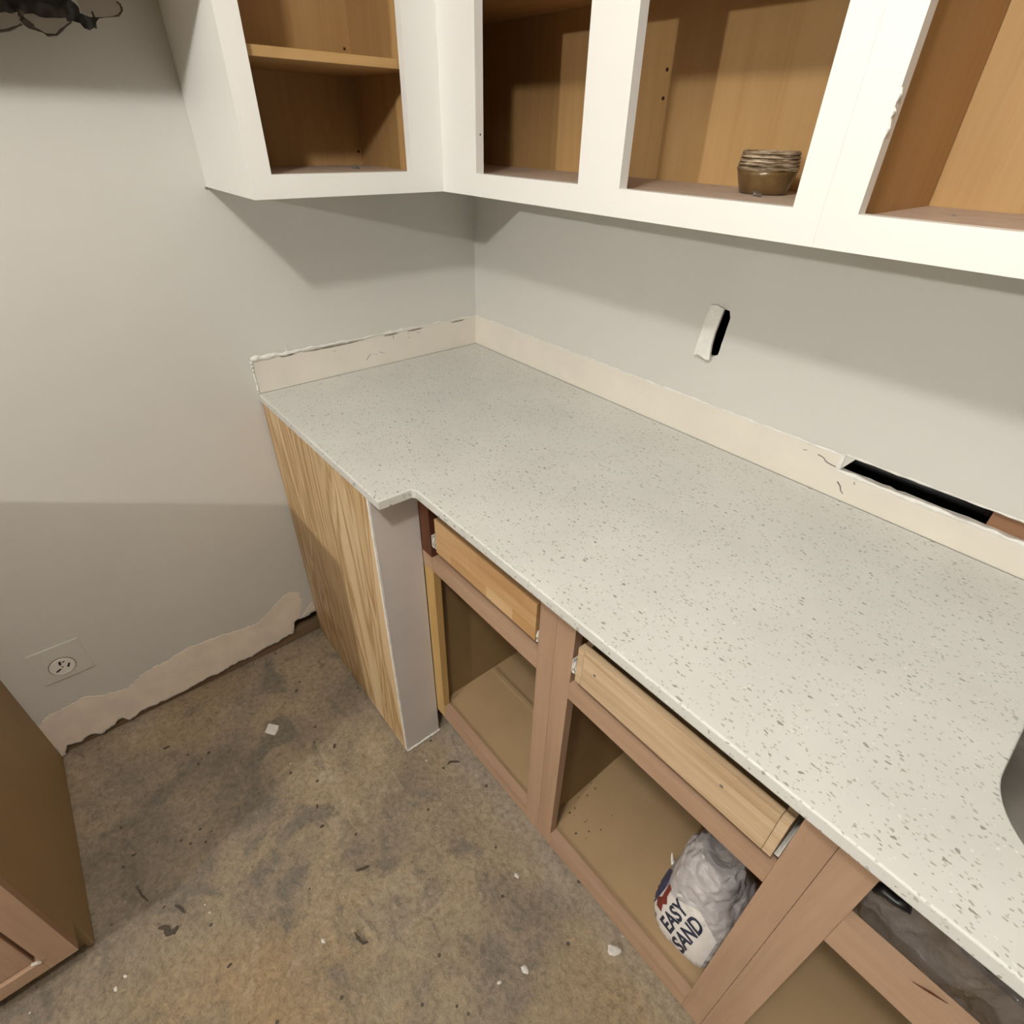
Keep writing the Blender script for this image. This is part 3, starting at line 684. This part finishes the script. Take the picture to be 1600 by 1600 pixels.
for (x, y, z), lb_ in (((0.16, -0.44, 1.4275), 'dark triangular scrap on the floor of the left wall cabinet'), ((1.235, -0.13, UF - 0.003), 'tiny dark crumb on the floor of the right wall cabinet')):
    bm = bmesh.new(); s = 0.012 if x < 1 else 0.0035
    vs = [bm.verts.new(Vector((x, y, z)) + Vector(q) * s) for q in ((-1, -.6, 0.02), (1.1, -.4, 0.02), (0, .8, 0.02), (-.6, 0, .8))]
    for f in ((0, 1, 2), (0, 1, 3), (1, 2, 3), (2, 0, 3)): bm.faces.new([vs[i] for i in f])
    tag(base_at(obj('crumb', bm, SCR), (x, y, z)), lb_, 'debris')

# ------------------------------------------------------------------ the sack
t = NT('sack_paper')
v = t.mapping(); f = t.noise(v, 18, 4, 0.6)
grey = t.ramp(f, [(0.3, (0.40, 0.37, 0.37)), (0.7, (0.54, 0.50, 0.49))])
SACK = t.done(grey, 0.32, 0.5); vc = t.new('ShaderNodeTexVoronoi', feature='DISTANCE_TO_EDGE'); vc.inputs['Scale'].default_value = 26; t.link(t.mapping((1, 1, 1.6)), vc.inputs['Vector'])
t.bump(t.math('ADD', t.math('MULTIPLY', vc.outputs['Distance'], 1.6), t.math('MULTIPLY', t.noise(t.mapping((1, 1, 2.5)), 45, 4, 0.6, 1.0), 0.6)), 0.5, 0.008)
t = NT('sack_label'); v = t.mapping(); f = t.noise(v, 20, 3)
SACKL = t.done(t.ramp(f, [(0.3, (0.66, 0.62, 0.58)), (0.7, (0.74, 0.70, 0.66))]), 0.45, 0.4)
BLUE = plain('print_blue', (0.035, 0.045, 0.13), 0.5); RED = plain('print_red', (0.20, 0.03, 0.02), 0.5); INK = plain('print_ink', (0.02, 0.025, 0.05), 0.5); PALEINK = plain('print_grey', (0.27, 0.25, 0.24), 0.5)
SC = Vector((1.404, -0.462, FL))
sack = thing('compound_sack', 'crumpled white and grey plastic sack of joint compound in the base cabinet', 'sack', tuple(SC))
bm = bmesh.new(); NS = 84; rings = []
prof = [(0.0, 0.60), (0.0, 0.88), (0.010, 0.99), (0.035, 1.03), (0.065, 1.00), (0.09, 0.95), (0.112, 0.88), (0.132, 0.80), (0.150, 0.71), (0.168, 0.62), (0.188, 0.55), (0.206, 0.50), (0.216, 0.42), (0.214, 0.30), (0.204, 0.12)]
def lerp_prof(s):
    s *= len(prof) - 1; i = min(int(s), len(prof) - 2); fr = s - i
    return (prof[i][0] + (prof[i + 1][0] - prof[i][0]) * fr, prof[i][1] + (prof[i + 1][1] - prof[i][1]) * fr)
NR = 60
for j in range(NR + 1):
    z, k = lerp_prof(j / NR); ring = []
    for i in range(NS):
        a = 2 * math.pi * i / NS
        ca, sa = math.cos(a), math.sin(a)
        e = 2.8
        rr = (abs(ca) ** e + abs(sa) ** e) ** (-1 / e)
        x, y = 0.083 * rr * ca * k, 0.104 * rr * sa * k
        q = Vector((x * 18, y * 18, z * 15)); amp = 0.0026 + 0.013 * max(0, (z - 0.09) / 0.11)
        dsp = amp * (mnoise.noise(q) + 0.8 * (0.5 - abs(mnoise.noise(q * 2.1 + Vector((3, 1, 4))))) + 0.35 * mnoise.noise(q * 5))
        n = Vector((ca, sa, 0.35 if z > 0.1 else 0)); p = Vector((x, y, z)) + n * dsp
        lean = max(0, z - 0.06); p.x += -0.02 * lean / 0.15; p.y += 0.12 * lean
        p.z = max(p.z, 0.001 if j else 0.0)
        ring.append(bm.verts.new(SC + p))
    rings.append(ring)
for a, b in zip(rings, rings[1:]):
    for i in range(NS): bm.faces.new((a[i], a[(i + 1) % NS], b[(i + 1) % NS], b[i]))
bm.faces.new(rings[0][::-1]); bm.faces.new(rings[-1])
bmesh.ops.recalc_face_normals(bm, faces=bm.faces)
bvh = BVHTree.FromBMesh(bm)
obj('sack_body', bm, SACK, sack, True)

# printing laid on the bag's skin: planar artwork projected along the panel normal
PN = Vector((0.02, -0.42, 0.907)).normalized()
PR_ = (Vector((0.0947, 0.9209, 0.3782))); PR_ = (PR_ - PN * PR_.dot(PN)).normalized()
PU = PN.cross(PR_)
PO = Vector((1.385, -0.545, 0.225))
def on_sack(u, v_, lift=0.0006):
    o_ = PO + PR_ * u + PU * v_ + PN * 0.2
    hit = bvh.ray_cast(o_, -PN, 0.4)
    if hit[0] is None: return None
    nn = hit[1] if hit[1].dot(PN) > 0 else -hit[1]
    return hit[0] + nn * lift
def decal(name, outline, mat, lift, step=0.004):
    """fill a 2D outline with a fine grid-cut polygon and lay it on the sack"""
    xs = [p[0] for p in outline]; ys = [p[1] for p in outline]
    bm = bmesh.new(); vs = [bm.verts.new((a, b, 0)) for a, b in outline]
    f = bm.faces.new(vs)
    for ax, lo_, hi_ in ((0, min(xs), max(xs)), (1, min(ys), max(ys))):
        q = lo_ + step
        while q < hi_:
            no = (1, 0, 0) if ax == 0 else (0, 1, 0); co = (q, 0, 0) if ax == 0 else (0, q, 0)
            bmesh.ops.bisect_plane(bm, geom=bm.verts[:] + bm.edges[:] + bm.faces[:], plane_co=co, plane_no=no); q += step
    return wrap(name, bm, mat, lift)
def wrap(name, bm, mat, lift):
    bad = []
    for v2 in bm.verts:
        h = on_sack(v2.co.x, v2.co.y, lift)
        if h is None: bad.append(v2)
        else: v2.co = h
    if bad: bmesh.ops.delete(bm, geom=bad, context='VERTS')
    return obj(name, bm, mat, sack)
def text_decal(name, s, size, u, v_, mat, lift, sx=0.62, shear=0.0):
    cu = bpy.data.curves.new('tmp', 'FONT'); cu.body = s; cu.size = size; cu.align_x = 'CENTER'; cu.align_y = 'CENTER'; cu.offset = size * 0.03; cu.resolution_u = 3
    to = bpy.data.objects.new('tmp', cu); COL.objects.link(to)
    me = bpy.data.meshes.new_from_object(to); bpy.data.objects.remove(to)
    bm = bmesh.new(); bm.from_mesh(me); bpy.data.meshes.remove(me)
    for v2 in bm.verts: v2.co = Vector((v2.co.x * sx + u, v2.co.y + v_, 0))
    for ax in (0, 1):
        q = -0.08
        while q < 0.08:
            no = (1, 0, 0) if ax == 0 else (0, 1, 0); co = (q, 0, 0) if ax == 0 else (0, q, 0)
            bmesh.ops.bisect_plane(bm, geom=bm.verts[:] + bm.edges[:] + bm.faces[:], plane_co=co, plane_no=no); q += 0.004
    o = wrap(name, bm, mat, lift); o['label'] = 'dark printed lettering ' + s; return o
decal('label_panel', [(-0.075, -0.085), (0.03, -0.07), (0.042, -0.02), (0.020, 0.022), (0.022, 0.05), (-0.075, 0.05)], SACKL, 0.0007)
decal('print_stripe', [(-0.075, 0.048), (0.018, 0.046), (0.05, 0.056), (0.05, 0.085), (-0.075, 0.085)], BLUE, 0.0013)
text_decal('print_text', 'EASY', 0.040, -0.004, 0.004, INK, 0.0014, 0.62)
text_decal('print_text', 'SAND', 0.040, -0.004, -0.031, INK, 0.0014, 0.62)
text_decal('print_text', 'USG', 0.016, -0.040, 0.034, PALEINK, 0.0014, 0.8)
decal('print_emblem', [(-0.018, 0.026), (-0.006, 0.032), (0.0, 0.026), (0.010, 0.034), (0.026, 0.036), (0.030, 0.044), (0.012, 0.043), (0.002, 0.041), (-0.006, 0.048), (-0.018, 0.040)], RED, 0.0014)
# loose flap and white clip where the liner is folded over
bm = bmesh.new(); add_box(bm, -0.006, 0.006, -0.0025, 0.0025, 0.0, 0.002, 0.0008)
bmesh.ops.rotate(bm, verts=bm.verts, cent=(0, 0, 0), matrix=Matrix.Rotation(0.6, 3, 'Z'))
q = on_sack(0.032, 0.018, 0.002); bmesh.ops.translate(bm, verts=bm.verts, vec=q); obj('white_clip', bm, OUTW, sack)
tp = next((h for h in (on_sack(0.060 - 0.006 * k, 0.070 - 0.006 * k, 0.0) for k in range(12)) if h), PO)
bm = bmesh.new(); add_tube(bm, [tuple(tp), tuple(tp + Vector((-0.006, 0.0, 0.012))), tuple(tp + Vector((-0.012, 0.003, 0.026)))], 0.004, 6, lambda i, n: (0.005, 0.003, 0.001)[i]); obj('tape_tab', bm, CAULK, sack)

# ------------------------------------------------------------------ clear plastic under the sink
t = NT('clear_plastic')
tr_ = t.new('ShaderNodeBsdfTransparent'); tr_.inputs[0].default_value = (0.80, 0.78, 0.75, 1)
gl = t.new('ShaderNodeBsdfGlossy'); gl.inputs['Roughness'].default_value = 0.07; gl.inputs[0].default_value = (0.9, 0.9, 0.9, 1)
df = t.new('ShaderNodeBsdfDiffuse'); df.inputs[0].default_value = (0.30, 0.285, 0.28, 1)
fr = t.new('ShaderNodeFresnel'); fr.inputs[0].default_value = 1.6
bp_ = t.new('ShaderNodeBump'); bp_.inputs['Strength'].default_value = 0.8; bp_.inputs['Distance'].default_value = 0.01; t.link(t.noise(t.mapping((1, 1, 1)), 30, 4, 0.6, 1.5), bp_.inputs['Height']); t.link(bp_.outputs[0], gl.inputs['Normal']); t.link(bp_.outputs[0], fr.inputs['Normal'])
m1 = t.new('ShaderNodeMixShader'); m1.inputs[0].default_value = 0.40; t.link(tr_.outputs[0], m1.inputs[1]); t.link(df.outputs[0], m1.inputs[2])
m2 = t.new('ShaderNodeMixShader'); t.link(fr.outputs[0], m2.inputs[0]); t.link(m1.outputs[0], m2.inputs[1]); t.link(gl.outputs[0], m2.inputs[2])
t.link(m2.outputs[0], t.n['Material Output'].inputs[0]); CLEAR = t.m
bm = bmesh.new(); NU, NV = 70, 60; g = []
for i in range(NU + 1):
    row = []
    for j in range(NV + 1):
        u = i / NU; v2 = j / NV
        x = 1.545 + 0.23 * u; s = v2
        # hangs in front of the bowl, then sags down and back
        z = 0.768 - 0.30 * s + 0.035 * min(1, u * 3) + 0.006 * math.sin(u * 7 + 1) - 0.05 * u * s
        y = -0.570 + 0.30 * max(0, 0.70 - z) ** 0.9
        q = Vector((x * 16, z * 9.0, 2.0)); k = 0.020 * mnoise.noise(q) + 0.016 * abs(mnoise.noise(q * 2.1)) + 0.006 * mnoise.noise(q * 6)
        k = min(k, 0.016)
        row.append(bm.verts.new((x, y + k, z + 0.3 * k)))
    g.append(row)
for i in range(NU):
    for j in range(NV): bm.faces.new((g[i][j], g[i + 1][j], g[i + 1][j + 1], g[i][j + 1]))
o = obj('plastic_sheet', bm, CLEAR, None, True); base_at(o, (1.66, -0.5, 0.55))
tag(o, 'crumpled clear plastic sheet draped in the gap under the sink', 'plastic sheet')
bm = bmesh.new()
add_tube(bm, [(1.556, -0.583, 0.788), (1.565, -0.582, 0.797), (1.578, -0.582, 0.794), (1.588, -0.580, 0.801)], 0.012, 8, lambda i, n: 0.006 + 0.003 * (i % 2))
o = obj('foam_pad', bm, BLACKPIPE, None, True); base_at(o, (1.572, -0.582, 0.785)); tag(o, 'small black rubber strip behind the sink cabinet stile', 'rubber strip')

# ------------------------------------------------------------------ torn dark plastic hanging over the range space
t = NT('dark_film')
f = t.noise(t.mapping((1, 1, 1)), 16, 4)
t.b.inputs['Alpha'].default_value = 1.0
FILM = t.done(t.ramp(f, [(0.3, (0.008, 0.008, 0.008)), (0.7, (0.02, 0.02, 0.018))]), 0.4, 0.4)
t = NT('smoky_film'); tr_ = t.new('ShaderNodeBsdfTransparent'); tr_.inputs[0].default_value = (0.84, 0.80, 0.75, 1)
ms = t.new('ShaderNodeMixShader'); ms.inputs[0].default_value = 0.16; t.b.inputs['Base Color'].default_value = (0.18, 0.15, 0.12, 1); t.b.inputs['Roughness'].default_value = 0.3
t.link(tr_.outputs[0], ms.inputs[1]); t.link(t.b.outputs[0], ms.inputs[2]); t.link(ms.outputs[0], t.n['Material Output'].inputs[0]); SMOKY = t.m
hg = thing('torn_film', 'torn black plastic film hanging at the top left corner of the wall', 'plastic film', (0.07, -0.9, 1.69))
def film(mat, outline, x, seed, amp=0.014):
    """crumpled piece of film; outline is (y, z) on the sheet"""
    out = []
    for a, b in zip(outline, outline[1:] + outline[:1]):
        for k in range(3): out.append((a[0] + (b[0] - a[0]) * k / 3 + 0.0008 * mnoise.noise(Vector((a[0] * 300, k, seed))), a[1] + (b[1] - a[1]) * k / 3 + 0.0008 * mnoise.noise(Vector((a[1] * 300, k, seed + 2)))))
    bm = bmesh.new(); bm.faces.new([bm.verts.new((0, a, b)) for a, b in out])
    for ax in (1, 2):
        vals = [p[ax - 1] for p in out]; q = min(vals) + 0.004
        while q < max(vals):
            co = [0, 0, 0]; no = [0, 0, 0]; co[ax] = q; no[ax] = 1
            bmesh.ops.bisect_plane(bm, geom=bm.verts[:] + bm.edges[:] + bm.faces[:], plane_co=co, plane_no=no); q += 0.004
    bmesh.ops.triangulate(bm, faces=bm.faces)
    for v_ in bm.verts:
        y, z = v_.co.y, v_.co.z
        v_.co.x = x + amp * (mnoise.noise(Vector((y * 34 + seed, z * 26, seed))) + 0.5 * mnoise.noise(Vector((y * 90, z * 80, seed + 3))))
    return obj('film_layer', bm, mat, hg, True)
BLK = [(-1.10, 1.696), (-1.10, 1.632), (-1.0095, 1.6355), (-0.9761, 1.6403), (-0.9691, 1.6418), (-0.9613, 1.6411), (-0.9536, 1.6442), (-0.9442, 1.6428), (-0.9338, 1.6439), (-0.9266, 1.6407), (-0.9169, 1.6393), (-0.905, 1.6413), (-0.8873, 1.6438), (-0.8873, 1.639), (-0.8787, 1.6406), (-0.8696, 1.6383), (-0.8655, 1.6321), (-0.8588, 1.6303), (-0.8508, 1.6343), (-0.844, 1.6432), (-0.8396, 1.6477), (-0.8479, 1.6477), (-0.8584, 1.6491), (-0.8657, 1.6515), (-0.8652, 1.658), (-0.868, 1.6624), (-0.8739, 1.6657), (-0.8752, 1.6965)]
LOBE1 = [(-1.08, 1.606), (-1.0131, 1.6092), (-0.9867, 1.6161), (-0.9744, 1.6187), (-0.9606, 1.6246), (-0.9526, 1.6284), (-0.9542, 1.6367), (-0.9607, 1.645), (-0.9767, 1.66), (-1.08, 1.69)]
LOBE2 = [(-0.9502, 1.648), (-0.9522, 1.6292), (-0.9473, 1.6251), (-0.9381, 1.6228), (-0.9306, 1.6203), (-0.9251, 1.6168), (-0.9126, 1.6179), (-0.9041, 1.6243), (-0.8935, 1.6316), (-0.8822, 1.6383), (-0.8904, 1.65), (-0.9108, 1.655), (-0.9352, 1.655)]
LOBE3 = [(-0.8621, 1.6656), (-0.8613, 1.6529), (-0.853, 1.6505), (-0.8459, 1.6495), (-0.8407, 1.6484), (-0.8306, 1.6502), (-0.8165, 1.6524), (-0.8059, 1.6552), (-0.7986, 1.6625), (-0.7983, 1.6692), (-0.8049, 1.675), (-0.806, 1.6965), (-0.8651, 1.6965)]
film(FILM, BLK, 0.07, 1.0); film(SMOKY, LOBE1, 0.088, 4.0, 0.006); film(SMOKY, LOBE2, 0.088, 6.0, 0.006); film(SMOKY, LOBE3, 0.058, 8.0, 0.005)
def rim(pts, x, r):
    bm = bmesh.new(); fine = []
    for a, b in zip(pts, pts[1:]):
        for k in range(4): fine.append((x, a[0] + (b[0] - a[0]) * k / 4, a[1] + (b[1] - a[1]) * k / 4))
    add_tube(bm, fine, r, 6, lambda i, n: r * max(0.25, 0.9 + 1.1 * nz(61 + pts[0][0] * 9, i * 0.6)), (1.4, 1.0)); obj('rolled_edge', bm, SMOKYD, hg, True)
SMOKYD = plain('smoky_rolled_edge', (0.075, 0.055, 0.038), 0.45)
rim(LOBE1[1:6], 0.087, 0.0017); rim(LOBE2[1:10], 0.087, 0.0019); rim(LOBE3[3:11], 0.058, 0.0014)
rim([(-0.9502, 1.645), (-0.9522, 1.634), (-0.945, 1.629), (-0.938, 1.6235)], 0.087, 0.004); rim([(-0.848, 1.634), (-0.845, 1.645), (-0.846, 1.66)], 0.06, 0.003)

# ------------------------------------------------------------------ bits on the floor
CHIP = paint('plaster_chip_white', (0.70, 0.67, 0.62), 0.8, 0.08, 80, 0.3)
DARKB = plain('dark_crumb', (0.085, 0.065, 0.047), 0.9)
def chip(x, y, s, label, mat, cat, name, group=None, flat=0.25, ang=0.0, asp=1.0):
    bm = bmesh.new(); bmesh.ops.create_icosphere(bm, subdivisions=2, radius=1.0)
    sd = x * 31 + y * 17
    for v2 in bm.verts:
        n_ = v2.co.normalized(); k = 1 + 0.5 * mnoise.noise(n_ * 1.6 + Vector((sd, 0, 0)))
        v2.co = Vector((n_.x * k * s * asp, n_.y * k * s, n_.z * k * s * flat))
    bmesh.ops.rotate(bm, verts=bm.verts, cent=(0, 0, 0), matrix=Matrix.Rotation(ang, 3, 'Z'))
    mz = min(v2.co.z for v2 in bm.verts)
    for v2 in bm.verts: v2.co.z -= mz
    o = obj(name, bm, mat); o.location = (x, y, -0.0035); tag(o, label, cat, group); return o
bm = bmesh.new()
add_plate(bm, lambda a, b, d: (a, b, d), [(0.262, -1.005), (0.285, -1.025), (0.312, -1.006), (0.302, -0.992), (0.288, -0.984)], [], -0.0035, 0.0022)
tag(base_at(obj('plaster_chip', bm, CHIP), (0.287, -1.003, -0.0035)), 'flat pale square scrap on the concrete left of the plywood sheet', 'debris')
whites = [(1.3128, -0.6137, 0.013, 'largest white plaster chip, on the floor beside the base cabinet rail', 0.9), (1.0603, -0.685, 0.006, 'small white chip on the floor below the middle stile', 0.3), (1.2123, -0.7895, 0.0085, 'broken white crumb near the bottom centre of the floor', 0.2),
          (1.1937, -0.8465, 0.0045, 'tiny white crumb nearest the bottom centre edge', 1.0), (0.6855, -1.4799, 0.0045, 'tiny white fleck beside the brown base cabinet corner', 0.1), (0.6741, -1.4603, 0.004, 'tinier white fleck just right of the brown base cabinet', 0.6),
          (0.8844, -1.1069, 0.005, 'small angular white fleck in the middle of the open floor', 0.4)]
for x, y, s, lb_, an in whites: chip(x, y, s * 0.75, lb_, CHIP, 'debris', 'plaster_chip', None, 0.45, an, 1.5)
def strip(pts, r, label, mat=DARKB, name='wood_splinter'):
    """torn flat scrap following pts: irregular outline, a couple of millimetres thick"""
    left, right = [], []; fine = []
    for a, b in zip(pts, pts[1:]):
        for k in range(5): fine.append(Vector((a[0] + (b[0] - a[0]) * k / 5, a[1] + (b[1] - a[1]) * k / 5)))
    fine.append(Vector(pts[-1]))
    for i, p in enumerate(fine):
        d = fine[min(i + 1, len(fine) - 1)] - fine[max(i - 1, 0)]; n_ = Vector((-d.y, d.x)).normalized()
        tp_ = math.sin(math.pi * (i + 0.6) / (len(fine) + 0.2)) ** 0.5
        left.append(p + n_ * r * tp_ * (0.55 + 0.9 * abs(nz(71 + pts[0][0] * 40, i, 0.8)))); right.append(p - n_ * r * tp_ * (0.45 + 0.9 * abs(nz(83 + pts[0][1] * 40, i, 0.9))))
    bm = bmesh.new(); add_plate(bm, lambda a, b, d: (a, b, d), [tuple(q) for q in left] + [tuple(q) for q in right[::-1]], [], -0.0035, 0.0012)
    tag(base_at(obj(name, bm, mat), (pts[0][0], pts[0][1], -0.0035)), label, 'debris')
strip([(0.625, -1.385), (0.635, -1.37), (0.650, -1.372), (0.655, -1.36), (0.648, -1.35)], 0.008, 'dark lump of old adhesive on the floor near the brown base cabinet')
strip([(0.600, -1.345), (0.612, -1.338), (0.63, -1.332)], 0.004, 'thin curled brown shaving beside the dark adhesive lump')
strip([(0.715, -0.655), (0.712, -0.643), (0.722, -0.632), (0.730, -0.622)], 0.0028, 'thin dark curl of caulk on the floor in front of the grey post')
strip([(0.505, -1.405), (0.53, -1.40), (0.55, -1.392)], 0.003, 'long dark scratch-like sliver on the floor near the left cabinet')
strip([(0.80, -0.985), (0.807, -0.97), (0.812, -0.955)], 0.0042, 'dark gouge-shaped scrap in the centre of the floor')
strip([(0.915, -1.045), (0.93, -1.045), (0.945, -1.04), (0.95, -1.03)], 0.0045, 'dark forked scrap lower centre of the floor')
random.seed(11)
for k in range(15):
    x = random.uniform(0.15, 1.25); y = random.uniform(-1.42, -0.68)
    if y > -0.80 and x < 0.64: y -= 0.2
    chip(x, y, random.uniform(0.0018, 0.004), 'small dark crumb of debris scattered on the bare concrete floor', DARKB, 'debris', 'debris_crumb', 'dark crumbs scattered over the concrete floor', 0.4, random.uniform(0, 3), random.uniform(1.0, 2.4))
for k in range(16):
    x = random.uniform(1.06, 1.16); y = random.uniform(-0.575, -0.44)
    chip(x, y, random.uniform(0.001, 0.0022), 'tiny dark crumb on the floor inside the base cabinet with the sack', DARKB, 'debris', 'debris_crumb', 'crumbs inside the base cabinet with the sack', 0.5).location.z = FL

# ------------------------------------------------------------------ lamps
def lamp(name, loc, power, color, label):
    r = thing(name, label, 'ceiling light', (loc[0], loc[1], 2.42))
    bm = bmesh.new(); add_lathe(bm, [(0.001, 2.4195), (0.075, 2.4195), (0.075, 2.405), (0.03, 2.395), (0.018, 2.38), (0.018, loc[2] + 0.055), (0.001, loc[2] + 0.055)], (loc[0], loc[1], 0), 28)
    obj('fixture_base', bm, WHITE, r)
    ld = bpy.data.lights.new(name + '_bulb', 'POINT'); ld.energy = power; ld.color = color; ld.shadow_soft_size = 0.05
    lo_ = bpy.data.objects.new('bulb', ld); COL.objects.link(lo_); lo_.parent = r; lo_.location = (0, 0, loc[2] - 2.42)
LAMP_COL = (1.0, 0.97, 0.925)
lamp('ceiling_lamp', LAMP_A, POWER_A, LAMP_COL, 'bare globe ceiling lamp above the kitchen aisle, behind the camera')
lamp('ceiling_lamp', LAMP_B, POWER_B, LAMP_COL, 'bare globe ceiling lamp in the adjoining room, far behind the camera')
